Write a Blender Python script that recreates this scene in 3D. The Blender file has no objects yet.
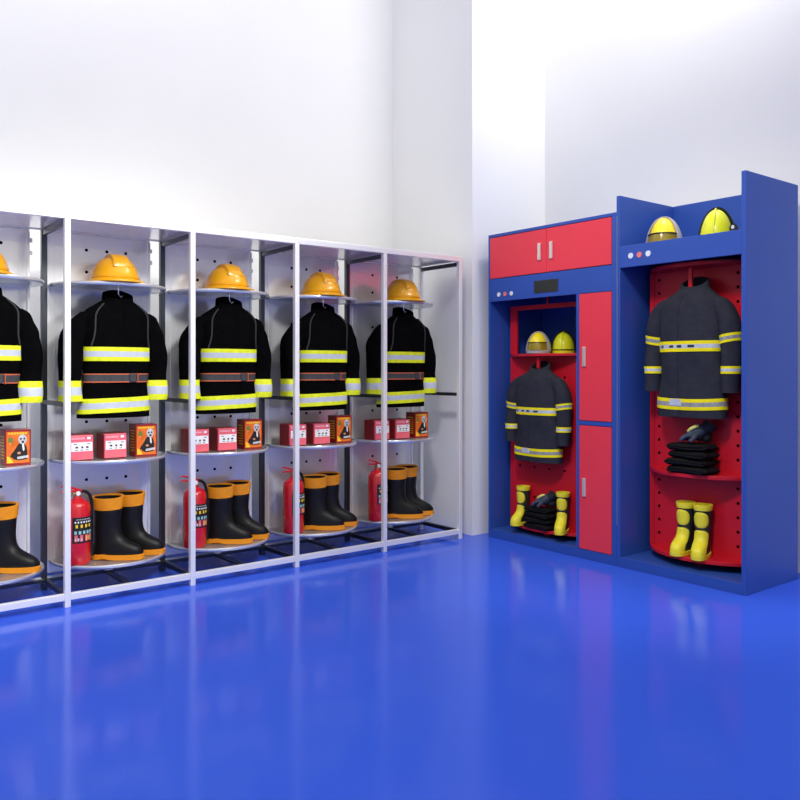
import bpy, bmesh, math, random
from mathutils import Vector, Matrix, noise
PI = math.pi
R = math.radians
scene = bpy.context.scene
COL = scene.collection

# ------------------------------------------------------------------ materials
def lin(c):
    return tuple(((v/255)/12.92 if v/255 <= .04045 else (((v/255)+.055)/1.055)**2.4) for v in c) + (1.0,)

def mat(name, rgb, rough=.5, metal=0.0, spec=.5, noise_amt=.06, noise_scale=8.0, bump=0.0, bump_scale=60.0, coat=0.0, alpha=None, ior=None, stretch=None):
    m = bpy.data.materials.new(name); m.use_nodes = True
    nt = m.node_tree; b = nt.nodes['Principled BSDF']
    tc = nt.nodes.new('ShaderNodeTexCoord')
    src = tc.outputs['Object']
    if stretch:
        mp = nt.nodes.new('ShaderNodeMapping'); mp.inputs['Scale'].default_value = stretch
        nt.links.new(src, mp.inputs['Vector']); src = mp.outputs['Vector']
    nz = nt.nodes.new('ShaderNodeTexNoise'); nz.inputs['Scale'].default_value = noise_scale; nz.inputs['Detail'].default_value = 3
    nt.links.new(src, nz.inputs['Vector'])
    rp = nt.nodes.new('ShaderNodeValToRGB')
    c = lin(rgb)
    rp.color_ramp.elements[0].position = .3; rp.color_ramp.elements[1].position = .7
    rp.color_ramp.elements[0].color = tuple(v*(1-noise_amt) for v in c[:3]) + (1,)
    rp.color_ramp.elements[1].color = tuple(min(1, v*(1+noise_amt)) for v in c[:3]) + (1,)
    nt.links.new(nz.outputs['Fac'], rp.inputs['Fac'])
    nt.links.new(rp.outputs['Color'], b.inputs['Base Color'])
    b.inputs['Roughness'].default_value = rough; b.inputs['Metallic'].default_value = metal
    b.inputs['Specular IOR Level'].default_value = spec
    if coat: b.inputs['Coat Weight'].default_value = coat; b.inputs['Coat Roughness'].default_value = .08
    if alpha is not None: b.inputs['Alpha'].default_value = alpha
    if bump:
        n2 = nt.nodes.new('ShaderNodeTexNoise'); n2.inputs['Scale'].default_value = bump_scale; n2.inputs['Detail'].default_value = 4
        nt.links.new(src, n2.inputs['Vector'])
        bp = nt.nodes.new('ShaderNodeBump'); bp.inputs['Strength'].default_value = bump; bp.inputs['Distance'].default_value = .01
        nt.links.new(n2.outputs['Fac'], bp.inputs['Height']); nt.links.new(bp.outputs['Normal'], b.inputs['Normal'])
    return m

M = dict(
    wall=mat('white_paint', (243, 243, 243), .8, spec=.2, noise_amt=.01, noise_scale=1.5, bump=.03, bump_scale=200),
    floor=mat('blue_epoxy', (58, 97, 228), .14, spec=.14, noise_amt=.03, noise_scale=.7),
    steel=mat('satin_steel', (249, 249, 247), .34, metal=.28, noise_amt=.015, noise_scale=3),
    shaded_steel=mat('shaded_steel', (78, 82, 88), .3, metal=.9, noise_amt=.04, noise_scale=3),  # same steel as the front posts, with shade put into the colour
    panel=mat('brushed_steel_sheet', (247, 248, 249), .17, metal=.42, spec=.6, noise_amt=.02, noise_scale=3, stretch=(1, 1, .1)),
    shelf_steel=mat('shelf_steel', (226, 230, 234), .18, metal=.6, noise_amt=.02),
    chrome=mat('chrome', (232, 236, 242), .06, metal=1.0, noise_amt=.01),
    hole=mat('dark_hole', (6, 6, 7), .9, spec=0, noise_amt=.1),
    black=mat('black_fabric', (7, 7, 8), .95, spec=.03, noise_amt=.25, noise_scale=30, bump=.25, bump_scale=300),
    navy=mat('charcoal_fabric', (51, 52, 61), .92, spec=.08, noise_amt=.12, noise_scale=25, bump=.25, bump_scale=300),
    navy_in=mat('charcoal_lining', (30, 31, 38), .95, spec=.05, noise_amt=.15, noise_scale=25),
    lime=mat('lime_tape', (230, 238, 40), .6, spec=.3, noise_amt=.1, noise_scale=40),
    yellow_tape=mat('yellow_tape', (250, 232, 10), .6, spec=.3, noise_amt=.06, noise_scale=40),
    silver_tape=mat('silver_tape', (196, 203, 212), .45, spec=.5, noise_amt=.06, noise_scale=40),
    grey_tape=mat('grey_tape', (150, 152, 150), .5, spec=.4, noise_amt=.25, noise_scale=60),
    piping=mat('grey_piping', (52, 52, 55), .7, spec=.2, noise_amt=.1),
    belt=mat('belt_webbing', (62, 62, 66), .7, spec=.25, noise_amt=.15, noise_scale=60),
    belt_edge=mat('orange_stitch', (196, 98, 62), .7, spec=.2, noise_amt=.1),
    helmet=mat('yellow_helmet', (232, 164, 8), .3, spec=.5, noise_amt=.04, noise_scale=10, coat=.25),
    rubber=mat('black_rubber', (16, 16, 17), .45, spec=.28, noise_amt=.2, noise_scale=12),
    orange=mat('orange_rubber', (232, 146, 22), .5, spec=.35, noise_amt=.08, noise_scale=20),
    ext_red=mat('extinguisher_red', (206, 24, 34), .22, spec=.5, noise_amt=.05, noise_scale=6, coat=.5),
    box_red=mat('deep_red_plastic', (140, 10, 22), .4, spec=.4, noise_amt=.06),
    box_pink=mat('pinkish_red_plate', (232, 104, 120), .4, spec=.4, noise_amt=.05),
    pale_pink=mat('pale_pink_print', (246, 176, 184), .5, noise_amt=.05),
    white=mat('white_label', (240, 240, 242), .5, noise_amt=.02),
    ink=mat('black_ink', (16, 16, 18), .6, noise_amt=.1),
    box_orange=mat('orange_print', (232, 112, 24), .5, noise_amt=.25, noise_scale=22),
    print_yellow=mat('yellow_print', (245, 205, 40), .5, noise_amt=.06),
    print_green=mat('green_print', (110, 130, 50), .5, noise_amt=.1),
    print_grey=mat('grey_print', (196, 200, 204), .5, noise_amt=.15, noise_scale=80),
    print_cyan=mat('cyan_print', (150, 205, 205), .5, noise_amt=.1),
    skin_print=mat('skin_print', (214, 150, 110), .5, noise_amt=.06),
    brass=mat('brass_fitting', (190, 150, 80), .3, metal=1.0),
    blue=mat('blue_powder_coat', (46, 82, 168), .42, spec=.35, noise_amt=.02, noise_scale=5, bump=.02, bump_scale=400),
    red=mat('red_powder_coat', (206, 26, 44), .42, spec=.3, noise_amt=.02, noise_scale=5, bump=.02, bump_scale=400),
    door_red=mat('red_door_coat', (238, 62, 78), .42, spec=.3, noise_amt=.02, noise_scale=5, bump=.02, bump_scale=400),
    handle=mat('satin_handle', (222, 212, 206), .3, metal=.5, noise_amt=.04),
    screen=mat('dark_screen', (46, 50, 46), .3, spec=.4, noise_amt=.05),
    button_white=mat('white_button', (226, 232, 240), .35, noise_amt=.03),
    button_red=mat('salmon_button', (236, 120, 112), .35, noise_amt=.03),
    edge_glint=mat('grey_edge_highlight', (120, 134, 160), .4, metal=.3, noise_amt=.03),
    hel_yellow=mat('bright_yellow_shell', (250, 226, 40), .3, spec=.45, noise_amt=.03, coat=.2),
    hel_lime=mat('lime_yellow_shell', (222, 226, 36), .3, spec=.45, noise_amt=.03, coat=.2),
    hel_grey=mat('grey_shell_rim', (176, 170, 172), .35, spec=.5, noise_amt=.04),
    amber=mat('amber_visor', (150, 128, 24), .2, spec=.5, noise_amt=.12, noise_scale=14, coat=.5),
    hel_black=mat('black_plastic', (18, 18, 20), .4, spec=.4, noise_amt=.1),
    lens=mat('lamp_lens', (225, 232, 238), .1, spec=.6, noise_amt=.02),
    boot_yellow=mat('yellow_rubber', (240, 226, 52), .4, spec=.4, noise_amt=.05, noise_scale=14),
    boot_black=mat('dark_rubber', (44, 46, 44), .5, spec=.35, noise_amt=.1, noise_scale=14),
    garment=mat('black_garment', (14, 14, 17), .8, spec=.2, noise_amt=.3, noise_scale=30, bump=.4, bump_scale=60),
    glove=mat('grey_glove', (62, 72, 88), .7, spec=.25, noise_amt=.3, noise_scale=30, bump=.3, bump_scale=90),
    glove_dark=mat('dark_cuff', (40, 46, 50), .8, spec=.2, noise_amt=.2, noise_scale=30),
    glove_patch=mat('pale_yellow_patch', (226, 220, 120), .6, noise_amt=.08),
)

# ------------------------------------------------------------------ mesh helpers
def link(name, bm, m, parent=None, smooth=False, bevel=0.0):
    me = bpy.data.meshes.new(name)
    bmesh.ops.recalc_face_normals(bm, faces=bm.faces)
    bm.to_mesh(me); bm.free()
    for x in (m if isinstance(m, (list, tuple)) else [m]): me.materials.append(x)
    if smooth:
        for p in me.polygons: p.use_smooth = True
        me.set_sharp_from_angle(angle=R(50))
    o = bpy.data.objects.new(name, me); COL.objects.link(o)
    if parent: o.parent = parent
    if bevel:
        b = o.modifiers.new('bevel', 'BEVEL'); b.width = bevel; b.segments = 2; b.limit_method = 'ANGLE'
    return o

def thing(name, label, cat, loc=(0, 0, 0), rotz=0, group=None):
    o = bpy.data.objects.new(name, None); COL.objects.link(o)
    o.empty_display_size = .05
    o.location = loc; o.rotation_euler = (0, 0, rotz)
    o['label'] = label; o['category'] = cat
    if group: o['group'] = group
    return o

def copy_thing(root, loc, rotz, label):
    def rec(o, par):
        c = o.copy(); COL.objects.link(c)
        if par: c.parent = par
        for ch in [k for k in o.children]: rec(ch, c)
        return c
    r = rec(root, None)
    r.location = loc; r.rotation_euler = (0, 0, rotz); r['label'] = label
    return r

def struct(name, bm, m, label, cat):
    o = link(name, bm, m); o['kind'] = 'structure'; o['label'] = label; o['category'] = cat
    return o

def box(bm, x0, x1, y0, y1, z0, z1, mi=0):
    v = [bm.verts.new(p) for p in ((x0,y0,z0),(x1,y0,z0),(x1,y1,z0),(x0,y1,z0),(x0,y0,z1),(x1,y0,z1),(x1,y1,z1),(x0,y1,z1))]
    for f in ((0,3,2,1),(4,5,6,7),(0,1,5,4),(1,2,6,5),(2,3,7,6),(3,0,4,7)):
        bm.faces.new([v[i] for i in f]).material_index = mi
    return bm

def B(*a, **k):
    return box(bmesh.new(), *a, **k)

def rings(bm, rows, closed=True, cap0=False, cap1=False, mi=0, mis=None):
    """rows: list of lists of points"""
    vr = [[bm.verts.new(p) for p in r] for r in rows]
    n = len(vr[0])
    for i in range(len(vr)-1):
        for j in range(n if closed else n-1):
            k = (j+1) % n
            f = bm.faces.new((vr[i][j], vr[i][k], vr[i+1][k], vr[i+1][j]))
            f.material_index = mis[i] if mis else mi
    if cap0: bm.faces.new(list(reversed(vr[0]))).material_index = mis[0] if mis else mi
    if cap1: bm.faces.new(vr[-1]).material_index = mis[-1] if mis else mi
    return bm

def circ(c, r, n, axis='z', sy=1.0):
    out = []
    for i in range(n):
        a = 2*PI*i/n; p, q = r*math.cos(a), r*sy*math.sin(a)
        if axis == 'z': out.append((c[0]+p, c[1]+q, c[2]))
        elif axis == 'y': out.append((c[0]+p, c[1], c[2]+q))
        else: out.append((c[0], c[1]+p, c[2]+q))
    return out

def cyl(bm, c, r, h, n=24, axis='z', mi=0, r2=None):
    d = {'x': (h,0,0), 'y': (0,h,0), 'z': (0,0,h)}[axis]
    c2 = tuple(c[i]+d[i] for i in range(3))
    return rings(bm, [circ(c, r, n, axis), circ(c2, r if r2 is None else r2, n, axis)], cap0=True, cap1=True, mi=mi)

def lathe(bm, prof, c=(0,0,0), n=32, sx=1.0, sy=1.0, mi=0, mis=None, cap0=True, cap1=True):
    rows = []
    for r, z in prof:
        rows.append([(c[0]+r*sx*math.cos(2*PI*i/n), c[1]+r*sy*math.sin(2*PI*i/n), c[2]+z) for i in range(n)])
    return rings(bm, rows, cap0=cap0, cap1=cap1, mi=mi, mis=mis)

def tube(bm, pts, r, n=10, mi=0, smooth=0):
    """round tube along points; r a number or one radius per point"""
    pts = [Vector(p) for p in pts]
    if smooth:
        q = []; rr = []
        rs = r if isinstance(r, (list, tuple)) else [r]*len(pts)
        for i in range(len(pts)-1):
            p0 = pts[max(0, i-1)]; p1 = pts[i]; p2 = pts[i+1]; p3 = pts[min(len(pts)-1, i+2)]
            for s in range(smooth):
                t = s/smooth
                q.append(.5*((2*p1)+(p2-p0)*t+(2*p0-5*p1+4*p2-p3)*t*t+(3*p1-p0-3*p2+p3)*t**3)); rr.append(rs[i]*(1-t)+rs[i+1]*t)
        q.append(pts[-1]); rr.append(rs[-1]); pts, r = q, rr
    rows = []
    up = Vector((0.13, .31, .94))
    for i, p in enumerate(pts):
        d = (pts[min(i+1, len(pts)-1)] - pts[max(i-1, 0)]).normalized()
        a = d.cross(up)
        if a.length < .05: a = d.cross(Vector((1, 0, 0)))
        a.normalize(); b = d.cross(a)
        rad = r[i] if isinstance(r, (list, tuple)) else r
        rows.append([p + a*rad*math.cos(2*PI*j/n) + b*rad*math.sin(2*PI*j/n) for j in range(n)])
    return rings(bm, rows, cap0=True, cap1=True, mi=mi)

class Stack:
    """a shape given by horizontal sections: (z, cx, cy, rx, ry, exponent)"""
    def __init__(s, keys, wr=0.0, wscale=(9, 9, 5), seed=0):
        s.k = sorted(keys); s.wr = wr; s.ws = wscale; s.seed = seed
    def at(s, z):
        k = s.k
        if z <= k[0][0]: return k[0]
        if z >= k[-1][0]: return k[-1]
        for i in range(len(k)-1):
            if k[i][0] <= z <= k[i+1][0]:
                t = (z-k[i][0])/(k[i+1][0]-k[i][0])
                p0, p1, p2, p3 = k[max(0, i-1)], k[i], k[i+1], k[min(len(k)-1, i+2)]
                out = [z]
                h = p2[0]-p1[0]
                for c in range(1, 6):
                    def slope(a, b, d):  # monotone-limited tangents
                        if d[0] == a[0]: return 0
                        s1 = (b[c]-a[c])/max(1e-9, b[0]-a[0]) if b[0] != a[0] else None
                        s2 = (d[c]-b[c])/max(1e-9, d[0]-b[0]) if d[0] != b[0] else None
                        if s1 is None: return s2
                        if s2 is None: return s1
                        return 0 if s1*s2 <= 0 else 2*s1*s2/(s1+s2)
                    m1, m2 = slope(p0, p1, p2)*h, slope(p1, p2, p3)*h
                    out.append((2*t**3-3*t*t+1)*p1[c]+(t**3-2*t*t+t)*m1+(-2*t**3+3*t*t)*p2[c]+(t**3-t*t)*m2)
                return out
    def pt(s, z, a, off=0.0):
        _, cx, cy, rx, ry, e = s.at(z)
        ca, sa = math.cos(a), math.sin(a)
        w = 0
        if s.wr:
            w = s.wr*noise.noise(Vector((cx*s.ws[0]+rx*ca*s.ws[0]+s.seed, (cy+ry*sa)*s.ws[1]+s.seed*.7, z*s.ws[2])))
        x = (rx+off+w)*math.copysign(abs(ca)**(2/e), ca); y = (ry+off+w)*math.copysign(abs(sa)**(2/e), sa)
        return (cx+x, cy+y, z)
    def body(s, bm, z0, z1, nz=40, n=40, cap0=True, cap1=True, mi=0, off=0, zs=None):
        zs = zs or [z0+(z1-z0)*i/nz for i in range(nz+1)]
        return rings(bm, [[s.pt(z, 2*PI*j/n, off) for j in range(n)] for z in zs], cap0=cap0, cap1=cap1, mi=mi)
    def band(s, bm, z0, z1, split=(1,), mis=(0,), a0=None, a1=None, off=.004, n=40, tilt=None):
        """shell round the shape between z0 and z1; rows of relative heights 'split' with material indices"""
        tot = sum(split); zz = [z0]
        for q in split: zz.append(zz[-1]+(z1-z0)*q/tot)
        rows = []; mm = []
        closed = a0 is None
        angs = [2*PI*j/n for j in range(n)] if closed else [a0+(a1-a0)*j/n for j in range(n+1)]
        def row(z, o):
            res = []
            for j, a in enumerate(angs):
                oo = o
                if not closed and j in (0, n): oo = min(o, -.002)
                dz = tilt(a) if tilt else 0
                res.append(s.pt(z+dz, a, oo))
            return res
        rows.append(row(z0, -.003))
        for i, q in enumerate(split):
            m_ = 3
            for kk in range(m_+1):
                z = zz[i]+(zz[i+1]-zz[i])*kk/m_
                rows.append(row(z, off)); mm.append(mis[i])
        rows.append(row(z1, -.003)); mm.append(mis[-1])
        mm = mm[:len(rows)-1] + [mis[-1]]*(len(rows)-1-len(mm))
        return rings(bm, rows, closed=closed, mis=mm)
    def patch(s, bm, zc, ac, rz, ra, off=.004, n=28, k=5, e=2.4, mi=0):
        """rounded patch lying on the shape"""
        rows = []
        for i in range(k+1):
            t = 1-i/k*.98
            r = []
            for j in range(n):
                a = 2*PI*j/n; ca, sa = math.cos(a), math.sin(a)
                u = math.copysign(abs(ca)**(2/e), ca)*t; v = math.copysign(abs(sa)**(2/e), sa)*t
                r.append(s.pt(zc+v*rz, ac+u*ra, -.003 if i == 0 else off))
            rows.append(r)
        return rings(bm, rows, cap1=True, mi=mi)

FRONT = -PI/2

# ------------------------------------------------------------------ camera
cam_d = bpy.data.cameras.new('camera'); cam = bpy.data.objects.new('camera', cam_d); COL.objects.link(cam)
cam_d.sensor_width = 36; cam_d.sensor_fit = 'HORIZONTAL'; cam_d.lens = 36*812.34/800
cam_d.shift_y = -(400-368.73)/800
cam.location = (0, 0, 1.1457); cam.rotation_euler = (PI/2, 0, R(51.844))
cam_d.clip_start = .05
scene.camera = cam

# ------------------------------------------------------------------ the room
WX, PX, PY, BY = -4.966, -4.079, 3.836, 4.574       # left wall, pillar faces, back wall
TOP = 6.0
struct('floor', B(WX-.2, 7.0, -7.0, BY+.2, -.1, 0), M['floor'], 'glossy blue epoxy floor', 'floor')
struct('wall_left', B(WX-.2, WX, -7.0, BY, 0, TOP), M['wall'], 'plain white wall behind the steel rack', 'wall')
struct('wall_back', B(WX-.2, 7.0, BY, BY+.2, 0, TOP), M['wall'], 'plain white wall behind the blue lockers', 'wall')
struct('pillar', B(WX, PX, PY, BY, 0, TOP), M['wall'], 'square white pillar in the corner between rack and lockers', 'pillar')

# ------------------------------------------------------------------ steel rack
RX, RB = -4.0602, -4.47          # front and rear post planes
Y0, BAY, RH = 1.1541, .6366, 1.9
T = .014                         # half a post
def bayY(i): return Y0 + BAY*i   # i = -1 .. 3, bay i runs from bayY(i) to bayY(i+1)

rack = thing('storage_rack', 'long silver steel rack of open bays along the white wall', 'rack', (RX, bayY(-1), 0))
def rk(name, x0, x1, y0, y1, z0, z1, m='steel', bevel=.002):
    return link(name, B(x0-RX, x1-RX, y0-bayY(-1), y1-bayY(-1), z0, z1), M[m], rack, bevel=bevel)
for i in range(-1, 5):
    y = bayY(i)
    rk('post', RX-T, RX+T, y-T, y+T, 0, RH-.034)
    rk('post', RB-T, RB+T, y-T, y+T, 0, RH-.034, 'shaded_steel' if i < 4 else 'steel')  # rear posts carry their shade in the colour, except the last
    rk('side_rail', RB+T, RX-T, y-.011, y+.011, .036, .062, 'shaded_steel')
    rk('side_rail', RB+T, RX-T, y-.011, y+.011, .962, .984, 'shaded_steel')
    rk('side_rail', RB+T, RX-T, y-.010, y+.010, RH-.062, RH-.036, 'shaded_steel')
YA, YZ = bayY(-1)-T, bayY(4)+T
rk('top_rail', RX-T, RX+T, YA, YZ, RH-.034, RH)
rk('top_rail', RB-T, RB+T, YA, YZ, RH-.034, RH)
for i in range(-1, 4):
    rk('roof_panel', RB+T, RX-T, bayY(i)-.003*(i > -1), bayY(i+1)-.003, RH-.030, RH-.002, 'panel', bevel=.001)
for i in range(-1, 4):
    rk('bottom_rail', RX-T*.9, RX+T*.9, bayY(i)+T, bayY(i+1)-T, .034, .066)
    rk('bottom_rail', RB-T*.9, RB+T*.9, bayY(i)+T, bayY(i+1)-T, .034, .062)
    rk('cross_bar', -4.42-.009, -4.42+.009, bayY(i)+.011, bayY(i+1)-.011, .046, .062, 'shaded_steel')
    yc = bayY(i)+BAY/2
    rk('cross_bar', -4.411, RX-.0126, yc-.02, yc+.02, .044, .058, 'shaded_steel')

BAYNAME = {3: 'bay beside the pillar', 2: 'second bay from the pillar', 1: 'third bay from the pillar',
           0: 'fourth bay from the pillar', -1: 'fifth bay from the pillar'}

# revolving stands: local frame, right = +x, front = -y (turned 90 degrees onto the rack)
AX = -4.42
Z_LOW, Z_MID, Z_TOP = .150, .678, 1.587
def disc(z, r=.298, t=.012):
    bm = bmesh.new()
    prof = [(.002, 0), (r-.012, 0), (r-.004, -.004), (r, 0), (r+.001, t*.5+.004), (r-.001, t+.002), (r-.006, t+.003), (r-.010, t+.002), (r-.013, t), (.002, t)]
    lathe(bm, prof, (0, 0, z-t), 72)
    return bm
def make_stand(label):
    t = thing('revolving_stand', label, 'revolving stand', (0, 0, 0), 0, 'revolving stands in the steel rack')
    x0, x1, yb = -.312, .252, .068
    bm = B(x0, x1, yb, yb+.014, .075, RH-.004)
    box(bm, x0+.014, x0+.024, yb-.010, yb+.002,   .078, RH-.044); box(bm, x1-.012, x1, yb-.012, yb+.002, .078, RH-.044)
    box(bm, x0+.05, x0+.053, yb-.003, yb+.002, .1, RH-.1); box(bm, x1-.053, x1-.05, yb-.003, yb+.002, .1, RH-.1)
    box(bm, x0+.05, x1-.05, yb-.003, yb+.002, RH-.103, RH-.1)
    for z in (1.785, 1.667, 1.43, 1.31, 1.19, 1.07, .86, .548, .43, .31):
        for dx in (-.096, .013, .117):
            cyl(bm, (dx, yb-.0015, z), .0085, .004, 14, 'y', mi=1)
    link('back_panel', bm, [M['panel'], M['hole']], t, bevel=.0)
    for z in (Z_LOW, Z_MID, Z_TOP):
        link('shelf', disc(z), M['shelf_steel'], t, smooth=True)
    link('pivot', cyl(cyl(bmesh.new(), (0, 0, .063), .012, Z_LOW-.012-.063), (0, 0, .063), .028, .02), M['steel'], t, smooth=True)
    h = bmesh.new()
    tube(h, [(0, -.15, Z_TOP-.012), (0, -.15, Z_TOP-.05), (.012, -.15, Z_TOP-.066), (.022, -.15, Z_TOP-.058)], .0045, 10)
    link('hook', h, M['chrome'], t, smooth=True)
    for z in (1.80, 1.735):
        c = bmesh.new(); box(c, x1, x1+.016, yb+.002, yb+.012, z, z+.022)
        link('clip', c, M['panel'], t)
    return t

# --------------------------------------------------------------- jackets
def collar(parent, cx, cy, rx, ry, z0, hb, hf, m_out, m_in, th=.012, flare=.006):
    bm = bmesh.new(); n = 44
    def h(a):  # back is +y
        s = (1+math.sin(a))/2
        return hf + (hb-hf)*(s**1.1)
    rows = []
    steps = 6
    for k in range(steps+1):
        t = k/steps
        rows.append([(cx+(rx+flare*t-.012*t)*math.cos(2*PI*j/n), cy+(ry+flare*t-.010*t)*math.sin(2*PI*j/n), z0+h(2*PI*j/n)*t) for j in range(n)])
    for k in range(steps, -1, -1):
        t = k/steps
        rows.append([(cx+(rx-th+flare*t-.012*t)*math.cos(2*PI*j/n), cy+(ry-th+flare*t-.010*t)*math.sin(2*PI*j/n), z0+h(2*PI*j/n)*t+.002) for j in range(n)])
    rings(bm, rows, mis=[0]*steps+[0]+[1]*(steps+1))
    return link('collar', bm, [m_out, m_in], parent, smooth=True)

def make_black_jacket(label):
    t = thing('fire_jacket', label, 'jacket', (0, 0, 0), 0, 'black fire jackets in the steel rack')
    body = Stack([(0, -.012, 0, .182, .082, 2.4), (.08, -.008, 0, .176, .083, 2.4), (.2, 0, 0, .168, .080, 2.4), (.32, 0, 0, .170, .084, 2.4),
                  (.42, 0, 0, .180, .086, 2.4), (.48, .0, 0, .190, .084, 2.3), (.52, .002, 0, .186, .080, 2.2), (.555, .004, 0, .158, .072, 2.1), (.585, .005, 0, .118, .063, 2), (.61, .006, 0, .080, .056, 2)], .012, (10, 10, 7), 3.1)
    link('body', body.body(bmesh.new(), 0, .61, 46, 56), M['black'], t, smooth=True)
    sl = {}
    for s in (-1, 1):
        k = .9 if s > 0 else 1.0
        st = Stack([(.545, s*.150, 0, .030, .036, 2), (.525, s*.168, 0, .042, .050, 2), (.49, s*.188*k, 0, .056, .060, 2), (.43, s*.212*k, 0, .064, .064, 2), (.33, s*.232*k, -.004, .062, .062, 2),
                    (.2, s*.234*k, -.010, .055, .058, 2), (.085, s*.230*k, -.014, .057, .056, 2)], .012, (12, 12, 9), 5.0+s)
        so = link('sleeve', st.body(bmesh.new(), .09, .545, 40, 36), M['black'], t, smooth=True)
        link('cuff_band', st.band(bmesh.new(), .088, .192, (3, 4, 3), (0, 1, 0), off=.004), [M['lime'], M['silver_tape']], so, smooth=True)
        sl[s] = st
    collar(t, .008, 0, .084, .058, .585, .082, .03, M['black'], M['black'])
    link('chest_band', body.band(bmesh.new(), .292, .364, (3, 4, 3), (0, 1, 0)), [M['lime'], M['silver_tape']], t, smooth=True)
    hb = link('hem_band', body.band(bmesh.new(), .028, .104, (3, 4, 3), (0, 1, 0), tilt=lambda a: .006*math.cos(a)), [M['lime'], M['silver_tape']], t, smooth=True)
    be = link('belt', body.band(bmesh.new(), .182, .228, (1.2, 7, 1.2), (0, 1, 0), off=.006), [M['belt_edge'], M['belt']], t, smooth=True)
    bk = bmesh.new()
    p = body.pt(.205, FRONT+.25, .006)
    box(bk, p[0]-.018, p[0]+.018, p[1]-.008, p[1]+.010, .183, .227)
    box(bk, p[0]+.024, p[0]+.030, p[1]-.006, p[1]+.010, .180, .230, 1)
    link('buckle', bk, [M['belt'], M['belt_edge']], be, bevel=.003)
    fl = bmesh.new()
    rows = []
    for i in range(31):
        z = .004+.585*i/30; a = FRONT+.14
        w = .012/.17
        rows.append([body.pt(z, a-w, -.002), body.pt(z, a-w, .0028), body.pt(z, a+w, .0028), body.pt(z, a+w, -.002)])
    rings(fl, rows, closed=False)
    link('front_flap', fl, M['black'], t, smooth=True)
    for s in (-1, 1):
        pb = bmesh.new(); pts = []
        for z, a in ((.588, 1.0), (.56, .92), (.53, .86), (.49, .83), (.45, .86), (.41, .95), (.37, 1.1)):
            q = body.pt(z, FRONT+s*a*(.82 if s < 0 else .98), .002); pts.append(q)
        tube(pb, pts, .0048, 8, smooth=4)
        link('piping', pb, M['piping'], t, smooth=True)
    return t

def make_grey_jacket(label, parent_scale=(1, 1, 1)):
    t = thing('fire_jacket', label, 'jacket', (0, 0, 0), 0, 'charcoal fire jackets in the blue lockers')
    body = Stack([(0, 0, 0, .200, .074, 2.5), (.06, 0, 0, .202, .076, 2.5), (.2, 0, 0, .190, .075, 2.5), (.40, 0, 0, .184, .078, 2.5), (.52, 0, 0, .194, .078, 2.4),
                  (.59, 0, 0, .200, .076, 2.3), (.63, .004, 0, .186, .072, 2.2), (.66, .008, 0, .152, .067, 2.1), (.685, .012, 0, .114, .061, 2), (.71, .017, 0, .084, .055, 2)], .010, (9, 9, 6), 1.7)
    link('body', body.body(bmesh.new(), 0, .71, 50, 56), M['navy'], t, smooth=True)
    for s in (-1, 1):
        st = Stack([(.652, s*.152, 0, .030, .036, 2), (.635, s*.170, 0, .042, .048, 2), (.595, s*.192, 0, .056, .056, 2), (.52, s*.216, 0, .060, .058, 2), (.42, s*.230, -.002, .054, .056, 2),
                    (.28, s*.236, -.010, .048, .052, 2), (.145, s*.236, -.018, .043, .046, 2)], .008, (12, 12, 9), 8.0+s)
        so = link('sleeve', st.body(bmesh.new(), .14, .652, 44, 36), M['navy'], t, smooth=True)
        tl = lambda a, s=s: .010*math.cos(a)*s
        link('sleeve_band', st.band(bmesh.new(), .405, .450, (1, 1.4, 1), (0, 1, 0), off=.004, tilt=tl), [M['yellow_tape'], M['grey_tape']], so, smooth=True)
        link('sleeve_band', st.band(bmesh.new(), .240, .280, (1, 1.2, 1), (0, 1, 0), off=.004), [M['yellow_tape'], M['silver_tape']], so, smooth=True)
    collar(t, .018, 0, .088, .058, .682, .092, .03, M['navy'], M['navy_in'])
    cb = link('chest_band', body.band(bmesh.new(), .360, .418, (1, 1.2, 1), (0, 1, 0)), [M['yellow_tape'], M['silver_tape']], t, smooth=True)
    mk = bmesh.new()
    for a0, a1 in ((-.95, -.72), (-.45, -.22), (-.16, .0), (.06, .3)):
        body.band(mk, .383, .396, (1,), (0,), FRONT+a0, FRONT+a1, .0052, 6)
    link('marking', mk, M['piping'], cb, smooth=True)
    hb = link('hem_band', body.band(bmesh.new(), .045, .106, (1, 1.3, 1), (0, 1, 0), tilt=lambda a: .004*math.cos(2*a)), [M['yellow_tape'], M['grey_tape']], t, smooth=True)
    tb = bmesh.new(); body.band(tb, .064, .1, (1,), (0,), FRONT-.42, FRONT-.02, .007, 10)
    link('tab', tb, M['silver_tape'], hb, smooth=True)
    fl = bmesh.new(); rows = []
    for i in range(31):
        z = .004+.665*i/30; a = FRONT-.3; w = .17
        rows.append([body.pt(z, a-w, -.002), body.pt(z, a-w, .003), body.pt(z, a, .0035), body.pt(z, a+w, .003), body.pt(z, a+w, -.002)])
    rings(fl, rows, closed=False)
    link('front_flap', fl, M['navy'], t, smooth=True)
    return t

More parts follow.
